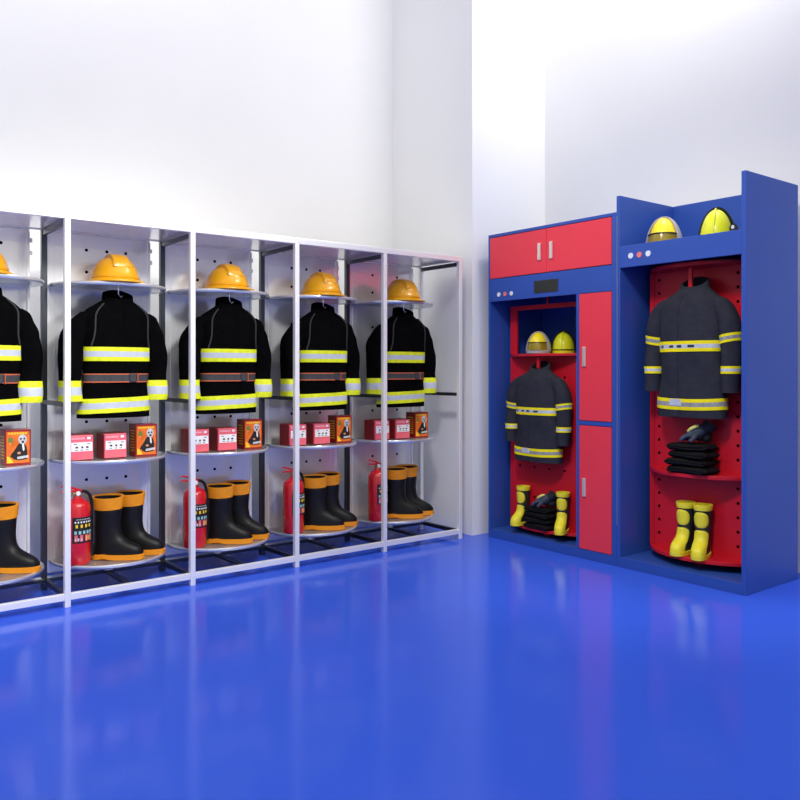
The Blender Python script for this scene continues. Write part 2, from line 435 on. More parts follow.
# --------------------------------------------------------------- helmets
def make_brim_helmet(label):
    t = thing('fire_helmet', label, 'helmet', (0, 0, 0), 0, 'yellow brimmed helmets in the steel rack')
    prof = [(.100, .026), (.101, .03), (.112, .034), (.121, .030), (.1215, .040), (.116, .045), (.111, .068), (.101, .092), (.086, .114), (.067, .130), (.045, .138), (.02, .141), (.001, .1415)]
    link('shell', lathe(bmesh.new(), prof, n=56, sx=1.0, sy=1.08), M['helmet'], t, smooth=True)
    # crest: low flat ridge running front to back over the top
    c = bmesh.new(); rows = []
    for i in range(21):
        a = PI*(.16+.68*i/20)
        y, z = -.126*math.cos(a), .045+.101*math.sin(a)
        e = math.sin(PI*i/20)**.5
        hh = .014*e; w = .046
        ny, nz = -math.cos(a), math.sin(a)
        rows.append([(-w, y, z-.008), (-w*.86, y+ny*hh*.6, z+nz*hh*.75), (-w*.5, y+ny*hh, z+nz*hh), (w*.5, y+ny*hh, z+nz*hh), (w*.86, y+ny*hh*.6, z+nz*hh*.75), (w, y, z-.008)])
    rings(c, rows, closed=True, cap0=True, cap1=True)
    link('crest', c, M['helmet'], t, smooth=True)
    bm = bmesh.new(); n = 64; rows = []
    def rr(a, k):
        ext = .146 + .014*max(0, math.sin(a))**2 + .004*max(0, -math.sin(a))**2 + .007*abs(math.cos(a))
        return .112 + (ext-.112)*k
    for k, z in ((0, .036), (.12, .031), (.4, .023), (.75, .016), (1.0, .013), (1.03, .009), (1.0, .006), (.75, .009), (.4, .015), (0, .026)):
        rows.append([(rr(2*PI*j/n, k)*math.cos(2*PI*j/n), rr(2*PI*j/n, k)*1.06*math.sin(2*PI*j/n), z) for j in range(n)])
    rings(bm, rows)
    link('brim', bm, M['helmet'], t, smooth=True)
    return t

def dome(bm, sx, sy, sz, z0, a0, a1, t0, t1, cy=0.0, n=36, m_=14, mi=0, peak=0.0, cx=0.0):
    """part of an ellipsoid shell between azimuths a0..a1 and heights t0..t1 (0 equator, 1 top); closed with an inner skin"""
    def p(a, t, k):
        ph = t*PI/2
        q = 1+peak*max(0, math.sin(ph))*math.exp(-((a-FRONT)/.25)**2)
        return (cx+sx*k*math.cos(ph)*math.cos(a)*q, cy+sy*k*math.cos(ph)*math.sin(a)*q, z0+sz*k*math.sin(ph)*q)
    full = abs((a1-a0)-2*PI) < 1e-6
    rows = []
    nn = n if full else n+1
    for k in (1.0, .95):
        seq = [t0+(t1-t0)*i/m_ for i in range(m_+1)]
        if k < 1: seq = seq[::-1]
        for t in seq:
            rows.append([p(a0+(a1-a0)*j/n, t, k) for j in range(nn)])
    rows.append(rows[0])
    rings(bm, rows, closed=full, mi=mi)
    bmesh.ops.remove_doubles(bm, verts=bm.verts, dist=1e-6)
    if not full: bmesh.ops.holes_fill(bm, edges=bm.edges)
    return bm

def make_visor_helmet(label, group):
    t = thing('visor_helmet', label, 'helmet', (0, 0, 0), 0, group)
    link('rim_shell', dome(bmesh.new(), .119, .120, .190, .022, R(-32), R(212), 0, .985, cy=.020), M['hel_grey'], t, smooth=True)
    bm = bmesh.new(); lathe(bm, [(.104, 0), (.112, .003), (.115, .03), (.108, .034), (.100, .03), (.1, .002)], (0, .012, 0), 40, 1, 1.06, cap0=False, cap1=False)
    link('lower_edge', bm, M['hel_grey'], t, smooth=True)
    link('shell', dome(bmesh.new(), .097, .112, .172, .028, 0, 2*PI, .02, .985, cy=0.006, peak=.05), M['hel_yellow'], t, smooth=True)
    bm = bmesh.new()
    dome(bm, .099, .117, .19, .026, R(-165), R(-15), .02, .25, cy=.001)
    link('visor', bm, M['amber'], t, smooth=True)
    bm = bmesh.new()
    pts = []
    for i in range(17):
        a = R(-168+156*i/16); ph = .26*PI/2
        pts.append((.1005*math.cos(ph)*math.cos(a), .001+.119*math.cos(ph)*math.sin(a), .028+.19*math.sin(ph)))
    tube(bm, pts, .0045, 8)
    link('visor_edge', bm, M['hel_black'], t, smooth=True)
    return t

def make_lamp_helmet(label, group):
    t = thing('lamp_helmet', label, 'helmet', (0, 0, 0), 0, group)
    link('rim_shell', dome(bmesh.new(), .116, .116, .196, .026, R(-14), R(194), 0, .985, cy=.026), M['hel_black'], t, smooth=True)
    link('shell', dome(bmesh.new(), .100, .118, .176, .028, 0, 2*PI, .0, .985, cy=0.0, peak=.07), M['hel_lime'], t, smooth=True)
    bm = bmesh.new(); lathe(bm, [(.098, 0), (.105, .002), (.107, .03), (.098, .034), (.092, .03), (.092, .002)], (0, 0, 0), 40, 1, 1.12, cap0=False, cap1=False)
    link('lower_edge', bm, M['hel_lime'], t, smooth=True)
    bm = bmesh.new()
    for i in range(25):
        pass
    pts = [(.1045*math.cos(R(a)), .122*math.sin(R(a)), .036) for a in range(-172, -7, 6)]
    tube(bm, pts, .005, 8); link('edge_strap', bm, M['hel_black'], t, smooth=True)
    bm = bmesh.new(); pts = []
    for i in range(13):
        a = R(10+80*i/12); pts.append((0, -.121*math.cos(a), .028+.180*math.sin(a)))
    tube(bm, pts, [.004+.004*math.sin(PI*i/12) for i in range(13)], 8); link('crest', bm, M['hel_lime'], t, smooth=True)
    lp = bmesh.new()
    cyl(lp, (.112, -.075, .085), .019, .085, 20, 'y'); cyl(lp, (.112, -.088, .085), .024, .018, 20, 'y')
    box(lp, .088, .112, -.05, -.02, .07, .1); box(lp, .088, .124, -.035, .02, .04, .078)
    l = link('lamp', lp, M['hel_black'], t, smooth=True)
    link('lens', cyl(bmesh.new(), (.108, -.0895, .09), .010, .003, 20, 'y'), M['lens'], l)  # pale disc paints the small highlight on the lamp's lens
    return t

# --------------------------------------------------------------- boots
def boot_stack(H, wide=1.0, top_rx=.057):
    def K(z, yf, yb, w, e): return (z, 0, (yf+yb)/2, w*wide, (yb-yf)/2, e)
    return Stack([K(.0, -.172, .082, .044, 2.7), K(.02, -.180, .084, .049, 2.7), K(.045, -.177, .083, .050, 2.6), K(.068, -.158, .081, .049, 2.5), K(.088, -.122, .079, .048, 2.4),
                  K(.108, -.088, .077, .047, 2.3), K(.135, -.068, .075, .048, 2.2), K(.18, -.060, .074, .052, 2.1), K(H*.75, -.066, .077, .055, 2), K(H, -.070, .080, top_rx, 2)], .003, (14, 14, 14), 2)
def zs_boot(H, z0=0.012):
    return [z0, .02, .03, .04, .05, .058, .066, .074, .082, .09, .098, .108, .12, .135, .15] + [.15+(H-.15)*i/12 for i in range(1, 13)]
def sole(bm, st, heel_gap=True):
    # forefoot, heel and thin waist in one outline
    n = 48; rows = []
    for z, off in ((.0, .0), (.002, .005), (.026, .006), (.030, .0)):
        r = []
        for j in range(n):
            x, y, _ = st.pt(.02, 2*PI*j/n, off)
            arch = math.exp(-((y-.012)/.026)**2)*.010
            r.append((x, y, z+arch*(1 if z < .01 else .6)))
        rows.append(r)
    return rings(bm, rows, cap0=True, cap1=True)
def shaft_open(st, H, bm, z0, zs, mi=0, th=.006, depth=.10):
    n = 40
    rows = [[st.pt(z, 2*PI*j/n, 0) for j in range(n)] for z in zs]
    rows += [[st.pt(H-.0005, 2*PI*j/n, -th) for j in range(n)]] + [[(lambda p: (p[0], p[1], H-depth*k))(st.pt(H-depth*k, 2*PI*j/n, -th)) for j in range(n)] for k in (.3, .6, 1)]
    return rings(bm, rows, cap0=True, cap1=True, mi=mi)

def make_black_boot(label):
    t = thing('rubber_boot', label, 'boot', (0, 0, 0), 0, 'black rubber boots in the steel rack')
    H = .325; st = boot_stack(H)
    link('upper', shaft_open(st, H, bmesh.new(), 0, zs_boot(H)), M['rubber'], t, smooth=True)
    bm = bmesh.new(); n = 40
    rows = []
    for z, off in ((H-.060, -.002), (H-.059, .003), (H-.03, .006), (H+.002, .009), (H+.004, .006), (H+.002, -.004), (H-.03, -.006)):
        rows.append([st.pt(min(z, H), 2*PI*j/n, off)[:2] + (z+.006*math.cos(2*PI*j/n),) for j in range(n)])
    link('cuff', rings(bm, rows), M['orange'], t, smooth=True)
    link('sole', sole(bmesh.new(), st), M['orange'], t, smooth=True)
    bm = bmesh.new(); st.band(bm, .030, .046, (1,), (0,), off=.003)
    link('rand', bm, M['rubber'], t, smooth=True)
    bm = bmesh.new()
    tube(bm, [st.pt(z, FRONT+R(70), .001) for z in (.15, .19, .24, H-.062)], .002, 6)
    link('seam', bm, M['rubber'], t, smooth=True)
    return t

def make_yellow_boot(label):
    t = thing('fire_boot', label, 'boot', (0, 0, 0), 0, 'yellow and black boots in the blue lockers')
    H = .315; st = boot_stack(H, .92, .058)
    link('upper', shaft_open(st, H, bmesh.new(), 0, zs_boot(H)), M['boot_black'], t, smooth=True)
    bm = bmesh.new(); n = 40; rows = []
    for z, off in ((H-.032, -.002), (H-.030, .004), (H-.01, .007), (H+.002, .006), (H+.004, .002), (H+.001, -.006), (H-.03, -.006)):
        rows.append([st.pt(min(z, H), 2*PI*j/n, off)[:2] + (z,) for j in range(n)])
    link('top_rim', rings(bm, rows), M['boot_yellow'], t, smooth=True)
    link('sole', sole(bmesh.new(), st), M['boot_yellow'], t, smooth=True)
    bm = bmesh.new(); st.patch(bm, .228, FRONT, .052, 1.15, .005); link('shin_patch', bm, M['boot_yellow'], t, smooth=True)
    # instep and toe: a closed shell over the front of the foot
    bm = bmesh.new(); rows = []; zz = [.024, .03, .04, .05, .058, .066, .074, .082, .09, .1, .112, .126, .14, .152, .162, .168]
    for i, z in enumerate(zz):
        w = 1.32 if z < .09 else 1.32-.25*((z-.09)/.078)
        if z > .14: w *= math.sqrt(max(.02, 1-((z-.14)/.0285)**2))
        o = -.003 if i in (0, len(zz)-1) else .005
        rows.append([st.pt(z, FRONT-w+2*w*j/22, -.003 if j in (0, 22) else o) for j in range(23)])
    rings(bm, rows, closed=False); link('toe_cap', bm, M['boot_yellow'], t, smooth=True)
    bm = bmesh.new(); st.band(bm, .024, .055, (1,), (0,), FRONT+PI-.7, FRONT+PI+.7, .005, 18); link('heel_cap', bm, M['boot_yellow'], t, smooth=True)
    return t

# --------------------------------------------------------------- extinguisher, boxes
def make_extinguisher(label):
    t = thing('fire_extinguisher', label, 'fire extinguisher', (0, 0, 0), 0, 'red extinguishers in the steel rack')
    r = .064
    prof = [(.054, 0), (.060, .004), (r, .012), (r, .285), (.061, .302), (.050, .318), (.034, .328), (.021, .333), (.019, .345)]
    link('cylinder', lathe(bmesh.new(), prof, n=40), M['ext_red'], t, smooth=True)
    v = bmesh.new(); cyl(v, (0, 0, .343), .017, .012, 20); cyl(v, (0, 0, .355), .012, .016, 20); cyl(v, (-.02, 0, .358), .006, .012, 12, 'x')
    vv = link('valve', v, M['brass'], t, smooth=True)
    g = bmesh.new(); cyl(g, (0, -.020, .360), .011, .010, 18, 'y'); link('gauge', g, M['white'], vv)
    for z0, z1, zz in ((.368, .376, .356), (.372, .402, .386)):
        l = bmesh.new()
        tube(l, [(.018, 0, z0), (-.02, -.004, (z0+z1)/2), (-.075, -.012, z1), (-.085, -.013, z1-.004)], [.006, .006, .0045, .004], 8)
        link('lever', l, M['ext_red'], t, smooth=True)
    h = bmesh.new()
    tube(h, [(.008, .006, .362), (.035, .010, .366), (.062, .012, .348), (.074, .012, .31), (.075, .012, .25), (.074, .012, .16), (.073, .01, .08)], .0085, 10, smooth=5)
    link('hose', h, M['hel_black'], t, smooth=True)
    nz = bmesh.new(); cyl(nz, (.0745, .0105, .03), .014, .055, 16, 'z', r2=.009); link('nozzle', nz, M['hel_black'], t, smooth=True)
    st = Stack([(0, 0, 0, r, r, 2), (.3, 0, 0, r, r, 2)])
    C = FRONT + R(14)
    lb = bmesh.new(); st.band(lb, .115, .245, (1,), (0,), C-.95, C+.95, .0018, 26)
    lab = link('label', lb, M['ink'], t, smooth=True)
    def strip(name, z0, z1, a0, a1, m, cuts=1, gap=.25):
        bm = bmesh.new()
        w = (a1-a0)/cuts
        for i in range(cuts):
            st.band(bm, z0, z1, (1,), (0,), C+a0+i*w, C+a0+i*w+w*(1-gap if cuts > 1 else 1), .0028, 5)
        link(name, bm, M[m], lab, smooth=True)
    strip('print', .231, .236, -.6, .6, 'print_grey', 9); strip('print', .216, .224, -.75, .75, 'white', 7)
    strip('print', .192, .208, -.7, .75, 'print_yellow', 4, .3)
    strip('print', .160, .176, -.8, .8, 'print_cyan', 5, .12)
    strip('print', .123, .156, -.8, .8, 'box_pink', 4, .1); strip('print', .126, .140, -.75, -.1, 'print_grey', 3, .2); strip('print', .128, .15, .1, .7, 'print_yellow', 3, .4)
    return t

def make_alarm_box(label):
    t = thing('alarm_box', label, 'alarm box', (0, 0, 0), 0, 'red alarm boxes in the steel rack')
    w, d, h = .122, .120, .132
    link('case', B(-w/2, w/2, -d+.012, 0, 0, h), M['box_red'], t, bevel=.005)
    fp = link('front_plate', B(-w/2+.003, w/2-.003, -d-.002, -d+.013, .004, h-.003), M['box_pink'], t, bevel=.004)
    y0 = -d-.0035
    lb = link('label_plate', B(-.052, .052, y0, y0+.003, .048, .094), M['white'], fp, bevel=.0)
    bm = bmesh.new()
    y1 = y0-.0012
    for cx in (-.024, .002, .026):
        box(bm, cx-.005, cx+.005, y1, y1+.002, .064, .073)
    for cx, s in ((-.034, -1), (.036, 1)):
        v = [bm.verts.new(p) for p in ((cx, y1, .0685), (cx-s*.008, y1, .074), (cx-s*.008, y1, .063))]; bm.faces.new(v)
    for cx in (-.036, -.028, .03, .038): box(bm, cx-.003, cx+.003, y1, y1+.002, .083, .087)
    for cx in (-.03, -.022, -.004, .004, .022, .03): box(bm, cx-.0025, cx+.0025, y1, y1+.002, .053, .057)
    link('print', bm, M['ink'], lb)
    bm = bmesh.new()
    for k in range(7): box(bm, -.05+k*.0095, -.0425+k*.0095, y0+.0008, y0+.003, .109, .118)
    link('print', bm, M['pale_pink'], fp)
    bm = bmesh.new(); box(bm, .026, .044, y0+.0008, y0+.003, .108, .120); link('emblem', bm, M['white'], fp)
    return t

def poly(bm, pts, y, th=.0015, mi=0):
    a = [bm.verts.new((x, y, z)) for x, z in pts]; b = [bm.verts.new((x, y+th, z)) for x, z in pts]
    n = len(a)
    bm.faces.new(a).material_index = mi
    for i in range(n): bm.faces.new((a[i], b[i], b[(i+1) % n], a[(i+1) % n])).material_index = mi
    return bm

def make_mask_box(label):
    t = thing('mask_box', label, 'box', (0, 0, 0), 0, 'orange mask boxes in the steel rack')
    w, d, h = .118, .095, .172
    link('carton', B(-w/2, w/2, -d, 0, 0, h), M['box_red'], t, bevel=.002)
    y = -d-.0012
    fr = link('front_print', poly(bmesh.new(), [(-.052, .010), (.052, .010), (.052, .162), (-.052, .162)], y), M['box_orange'], t)
    bm = bmesh.new()
    for k in range(7): box(bm, -.044+k*.0125, -.0345+k*.0125, y-.001, y+.001, .149, .158)
    poly(bm, [(-.05, .012), (-.02, .012), (-.038, .04), (-.05, .045)], y-.0008); poly(bm, [(-.042, .112), (-.03, .118), (-.034, .1)], y-.0006)
    link('print', bm, M['print_yellow'], fr)
    y -= .001
    bm = bmesh.new(); poly(bm, [(-.034+.012*math.cos(2*PI*i/16), .122+.014*math.sin(2*PI*i/16)) for i in range(16)], y)
    link('emblem', bm, M['print_green'], fr)
    bm = bmesh.new()   # figure in a black suit, seated behind a grey plate
    poly(bm, [(-.022, .030), (-.030, .052), (-.014, .076), (.000, .100), (.010, .106), (.026, .104), (.038, .090), (.042, .060), (.040, .026), (.0, .022)], y)
    poly(bm, [(-.036, .040), (-.010, .034), (-.004, .050), (-.028, .060)], y-.0004)
    link('suit', bm, M['ink'], fr)
    bm = bmesh.new(); poly(bm, [(.018, .104), (.026, .103), (.029, .074), (.024, .066), (.019, .08)], y-.001); link('shirt', bm, M['white'], fr)
    bm = bmesh.new(); poly(bm, [(.020+.019*math.cos(2*PI*i/18), .124+.024*math.sin(2*PI*i/18)) for i in range(18)], y-.001); link('hood', bm, M['print_grey'], fr)
    bm = bmesh.new()
    for cx, cz, r in ((.012, .127, .005), (.028, .127, .005), (.021, .112, .006)): poly(bm, [(cx+r*math.cos(2*PI*i/12), cz+r*math.sin(2*PI*i/12)) for i in range(12)], y-.0016)
    link('goggles', bm, M['ink'], fr)
    bm = bmesh.new(); poly(bm, [(.004+.008*math.cos(2*PI*i/12), .058+.006*math.sin(2*PI*i/12)) for i in range(12)], y-.0014); link('hand', bm, M['skin_print'], fr)
    bm = bmesh.new(); poly(bm, [(-.004, .028), (.046, .034), (.046, .046), (-.004, .040)], y-.0018); link('plate_print', bm, M['print_grey'], fr)
    # rows of small print down the side panel
    bm = bmesh.new()
    for k in range(8):
        z = .03+.015*k
        box(bm, -w/2-.0012, -w/2, -.078, -.03+(.012 if k % 3 else 0), z, z+.005)
    link('print', bm, M['print_yellow'], t)
    return t

# ---------------------------------------------- fill the bays
def place(i, x, idx, z, rz=PI/2):
    return (x, bayY(i)+idx*BAY, z), rz
protos = {}
def put(kind, maker, i, x, idx, z, label, rz=PI/2):
    loc = (x, bayY(i)+idx*BAY, z)
    if kind not in protos:
        protos[kind] = maker(label); protos[kind].location = loc; protos[kind].rotation_euler = (0, 0, rz)
        return protos[kind]
    return copy_thing(protos[kind], loc, rz, label)

for i in (3, 2, 1, 0, -1):
    b = BAYNAME[i]
    put('stand', make_stand, i, AX, .5, 0, 'silver revolving stand with round shelves in the rack\'s ' + b)
    put('helmet', make_brim_helmet, i, -4.262, .472, Z_TOP-.003, 'yellow brimmed helmet on the top shelf of the ' + b)
    put('jacket', make_black_jacket, i, -4.265, .480, .893, 'black jacket with lime bands hanging in the ' + b)
    put('mask', make_mask_box, i, -4.345, .725, Z_MID, 'orange mask box beside the red boxes in the ' + b)
    if i >= 0:
        put('alarm', make_alarm_box, i, -4.365, .195, Z_MID, 'red alarm box farther from the mask box in the ' + b)
        put('alarm', make_alarm_box, i, -4.365, .465, Z_MID, 'red alarm box next to the mask box in the ' + b)
        put('ext', make_extinguisher, i, -4.285, .180, Z_LOW, 'red fire extinguisher on the lowest shelf of the ' + b)
        put('boot', make_black_boot, i, -4.295, .436, Z_LOW, 'orange-cuffed black boot next to the extinguisher in the ' + b, PI/2+R(51))
    put('boot', make_black_boot, i, -4.348, .648, Z_LOW, 'orange-cuffed black boot farther from the extinguisher in the ' + b if i >= 0 else
        'orange-cuffed black boot in the rack\'s ' + b, PI/2+R(51))

# ------------------------------------------------------------------ blue lockers
CX, F, DEP = -3.9853, 3.8974, .5416
WL, W = 1.0559, 1.8455
HL, HT = 2.0548, 2.1462
low = thing('equipment_locker', 'lower blue locker with four red doors and a small dark display', 'locker', (CX, F, 0), 0, 'blue equipment lockers')
tall = thing('equipment_locker', 'taller blue open locker without doors, helmets on its top shelf', 'locker', (CX+WL, F, 0), 0, 'blue equipment lockers')
def lk(parent, name, u0, u1, v0, v1, z0, z1, m='blue', bevel=.002):
    o = 0 if parent is low or parent.parent is low else WL
    return link(name, B(u0-o, u1-o, v0, v1, z0, z1), M[m], parent, bevel=bevel)
FZ = .057
e = .0005
# lower locker
lk(low, 'side_panel', 0, .016, 0, DEP, 0, HL); lk(low, 'side_panel', 1.024, WL-e, 0, DEP, 0, HL)
lk(low, 'back_panel', .016, 1.024, DEP-.012, DEP, FZ, HL-.02)
lk(low, 'top_panel', .016, 1.024, 0, DEP, HL-.02, HL)
lk(low, 'plinth', .016, 1.024, 0, DEP-.012, 0, FZ)
lk(low, 'fascia', .016, 1.024, 0, .018, 1.600, 1.752)
lk(low, 'inner_shelf', .016, 1.024, .018, DEP-.012, 1.735, 1.752)
lk(low, 'divider', .760, .782, 0, DEP-.012, FZ, 1.600); lk(low, 'divider', .760, .782, .018, DEP-.012, 1.600, 1.735)
lk(low, 'cross_rail', .782, 1.024, 0, .018, .806, .832)
def door(u0, u1, z0, z1, hu, hz0, hz1):
    d = lk(low, 'door', u0, u1, -.002, .016, z0, z1, 'door_red', .0015)
    h = lk(d, 'handle', hu-.012, hu+.012, -.014, -.002, hz0, hz1, 'handle', .004)
    h2 = lk(h, 'handle_grip', hu-.006, hu+.006, -.0165, -.0135, hz0+.01, hz1-.01, 'handle', .002)
    h2.parent = d
door(.019, .5205, 1.756, 2.031, .468, 1.835, 1.945); door(.5235, 1.021, 1.756, 2.031, .566, 1.835, 1.945)
door(.785, 1.021, .835, 1.597, .826, 1.158, 1.278); door(.785, 1.021, .060, .803, .826, .376, .488)
sc = lk(low, 'display', .418, .618, -.003, .004, 1.628, 1.708, 'screen', .002)
for u, m in ((.102, 'button_white'), (.160, 'button_red'), (.218, 'button_white')):
    link('button', cyl(bmesh.new(), (u, -.004, 1.644), .0145, .006, 20, 'y'), M[m], low)
# tall locker
lk(tall, 'side_panel', WL+e, 1.0815, 0, DEP, 0, HT); lk(tall, 'side_panel', 1.820, W, 0, DEP, 0, HT)
lk(tall, 'back_panel', 1.0815, 1.820, DEP-.012, DEP, FZ, HT)
lk(tall, 'plinth', 1.0815, 1.820, 0, DEP-.012, 0, FZ)
lk(tall, 'fascia', 1.0815, 1.820, 0, .018, 1.727, 1.852)
lk(tall, 'helmet_shelf', 1.0815, 1.820, .018, DEP-.012, 1.792, 1.810)
lk(tall, 'edge_highlight', WL+.0035, WL+.0085, -.003, .002, .24, 2.03, 'edge_glint', 0)  # thin pale strip painting the edge highlight where the lockers meet
for u, m in ((1.156, 'button_white'), (1.214, 'button_red'), (1.272, 'button_white')):
    link('button', cyl(bmesh.new(), (u-WL, -.004, 1.790), .0165, .006, 20, 'y'), M[m], tall)

# red revolving stands
def lens_disc(hw, s, z0, z1, n=40):
    """board bounded by two arcs (front and back) of half width hw and rise s"""
    Rr = (hw*hw+s*s)/(2*s); a = math.asin(hw/Rr)
    pts = [(Rr*math.sin(-a+2*a*i/n), -(Rr*math.cos(-a+2*a*i/n)-(Rr-s))) for i in range(n+1)]
    pts += [(-x, -y) for x, y in pts[1:-1]]
    return rings(bmesh.new(), [[(x, y, z0) for x, y in pts], [(x, y, z1) for x, y in pts]], cap0=True, cap1=True)
def red_holes(bm, xs, zs, y):
    for x in xs:
        for z in zs: cyl(bm, (x, y-.0092, z), .0085, .003, 14, 'y', mi=1)

AL = (CX+.3875, F+.165, 0)
sl = thing('revolving_stand', 'red revolving stand with an open frame inside the lower blue locker', 'revolving stand', AL, 0, 'red revolving stands')
hw, s = .330, .125
bm = B(-hw, hw, -.008, .008, .107, 1.226)
red_holes(bm, (-.24, -.11, .02, .15, .27), (.49, .29, .69, .89, 1.09), 0)
link('back_panel', bm, [M['red'], M['hole']], sl)
fr = bmesh.new(); box(fr, -hw, -hw+.056, -.010, .010, 1.245, 1.572); box(fr, hw-.056, hw, -.010, .010, 1.245, 1.572); box(fr, -hw+.056, hw-.056, -.010, .010, 1.542, 1.572)
link('frame', fr, M['red'], sl, bevel=.002)
link('shelf', lens_disc(hw+.004, s, 1.227, 1.244), M['red'], sl, bevel=.002)
link('shelf', lens_disc(hw+.004, s, .091, .108), M['red'], sl, bevel=.002)
link('hook', box(bmesh.new(), -.010, .010, -.098, -.084, 1.148, 1.227), M['red'], sl, bevel=.002)
link('pivot', cyl(bmesh.new(), (0, 0, 1.572), .010, 1.735-1.572, 16), M['red'], sl)
link('pivot', cyl(bmesh.new(), (0, 0, FZ), .03, .034, 20), M['red'], sl)

AT = (CX+1.4505, F+.235, 0)
stl = thing('revolving_stand', 'red revolving stand with three curved shelves inside the taller blue locker', 'revolving stand', AT, 0, 'red revolving stands')
hw, s = .322, .175
bm = B(-hw, hw, -.008, .008, .116, 1.706)
box(bm, -hw, -hw+.03, -.013, -.007, .118, 1.70); box(bm, hw-.03, hw, -.013, -.007, .118, 1.70)
red_holes(bm, (-.262, .225), [.19+.0775*k for k in range(20) if abs(.19+.0775*k-.565) > .03], 0)
link('back_panel', bm, [M['red'], M['hole']], stl)
link('shelf', lens_disc(hw+.006, s, 1.706, 1.726), M['red'], stl, bevel=.002)
link('shelf', lens_disc(hw+.006, s, .552, .572), M['red'], stl, bevel=.002)
link('shelf', lens_disc(hw+.006, s, .098, .117), M['red'], stl, bevel=.002)
link('hook', box(bmesh.new(), -.011, .011, -.108, -.092, 1.592, 1.707), M['red'], stl, bevel=.002)
link('pivot', cyl(bmesh.new(), (0, 0, 1.726), .009, 1.792-1.726, 16), M['red'], stl)
link('pivot', cyl(bmesh.new(), (0, 0, FZ), .03, .041, 20), M['red'], stl)

# jackets
j1 = make_grey_jacket('charcoal jacket with yellow bands hanging in the taller blue locker')
j1.location = (CX+1.460, F+.132, .879)
j2 = copy_thing(j1, (CX+.385, F+.075, .545), 0, 'charcoal jacket with yellow bands hanging in the lower blue locker')
j2.scale = (.94, .86, .84)

# helmets
g = 'helmets in the blue lockers'
h1 = make_visor_helmet('yellow helmet with grey rim and amber visor on top of the taller locker', g)
h1.location = (CX+1.235, F+.200, 1.810); h1.rotation_euler = (0, 0, R(22)); h1.scale = (.90, .90, 1.03)
h2 = make_lamp_helmet('yellow helmet with black rim and side lamp on top of the taller locker', g)
h2.location = (CX+1.566, F+.200, 1.810); h2.rotation_euler = (0, 0, R(22)); h2.scale = (.86, .86, 1.0)
h3 = copy_thing(h1, (CX+.350, F+.112, 1.244), R(30), 'yellow helmet with grey rim on the shelf in the lower locker'); h3.scale = (.70, .72, .70)
h4 = copy_thing(h2, (CX+.440, F+.258, 1.244), R(34), 'lime helmet with black top behind the grey rimmed one'); h4.scale = (.72, .72, .70)
for ch in list(h4.children):
    if ch.name.startswith('lamp'):
        for c2 in list(ch.children): bpy.data.objects.remove(c2)
        bpy.data.objects.remove(ch)

# yellow boots
b1 = make_yellow_boot('yellow and black boot nearer the locker centre wall in the taller locker')
b1.location = (CX+1.404, F+.158, .117); b1.rotation_euler = (0, 0, R(2)); b1.scale = (.87, .70, .90)
b1['label'] = 'yellow boot with toe turned aside in the taller locker'
b2 = copy_thing(b1, (CX+1.512, F+.155, .117), R(15), 'yellow boot pointing straight out in the taller locker')
b3 = copy_thing(b1, (CX+.226, F+.102, .108), R(2), 'yellow boot left of the black clothes in the lower locker')
b4 = copy_thing(b1, (CX+.572, F+.098, .108), R(24), 'yellow boot right of the black clothes in the lower locker')
for b in (b3, b4): b.scale = (.76, .60, .80)

# folded garments
def make_garment(w, d, h, seed, label, group):
    rnd = random.Random(seed)
    bm = bmesh.new()
    nx, ny = 22, 14
    def P(i, j, top):
        x = (i/nx-.5)*w; y = (j/ny-.5)*d
        ex = min(i, nx-i)/nx; ey = min(j, ny-j)/ny
        rx = .014*noise.noise(Vector((seed*3.1, j*.35, 1.7 if top else .3)))*(1 if i in (0, nx) else 0)
        ry = .010*noise.noise(Vector((i*.4, seed*2.3, 4.1)))*(1 if j in (0, ny) else 0)
        edge = min(1, (ex*nx)/1.6, (ey*ny)/1.6)
        hh = h*(.5+.5*math.sqrt(max(0, edge))) if top else h*(.5-.5*math.sqrt(max(0, edge)))
        if top: hh += .0022*noise.noise(Vector((x*26+seed, y*30, 2.0)))*min(1, edge)
        return (x+rx, y+ry, hh)
    tops = [[bm.verts.new(P(i, j, True)) for j in range(ny+1)] for i in range(nx+1)]
    bots = [[bm.verts.new(P(i, j, False)) for j in range(ny+1)] for i in range(nx+1)]
    for g_ in (tops, bots):
        for i in range(nx):
            for j in range(ny): bm.faces.new((g_[i][j], g_[i+1][j], g_[i+1][j+1], g_[i][j+1]))
    bd = [(i, 0) for i in range(nx)] + [(nx, j) for j in range(ny)] + [(i, ny) for i in range(nx, 0, -1)] + [(0, j) for j in range(ny, 0, -1)]
    for k in range(len(bd)):
        a, b = bd[k], bd[(k+1) % len(bd)]
        bm.faces.new((tops[a[0]][a[1]], tops[b[0]][b[1]], bots[b[0]][b[1]], bots[a[0]][a[1]]))
    t = thing('folded_garment', label, 'folded clothes', (0, 0, 0), 0, group)
    link('cloth', bm, M['garment'], t, smooth=True)
    c = bmesh.new()   # folded edge rolls at the front
    for q in range(2):
        z = h*(.34+.32*q)
        tube(c, [(x, -d/2+.002+.003*math.sin(x*30+seed), z+.002*math.sin(x*24+q+seed)) for x in [w*(-.44+.88*k/10) for k in range(11)]], h*.17, 8)
    link('fold', c, M['garment'], t, smooth=True)
    return t
ORD = ['bottom', 'second from the bottom', 'second from the top', 'top']
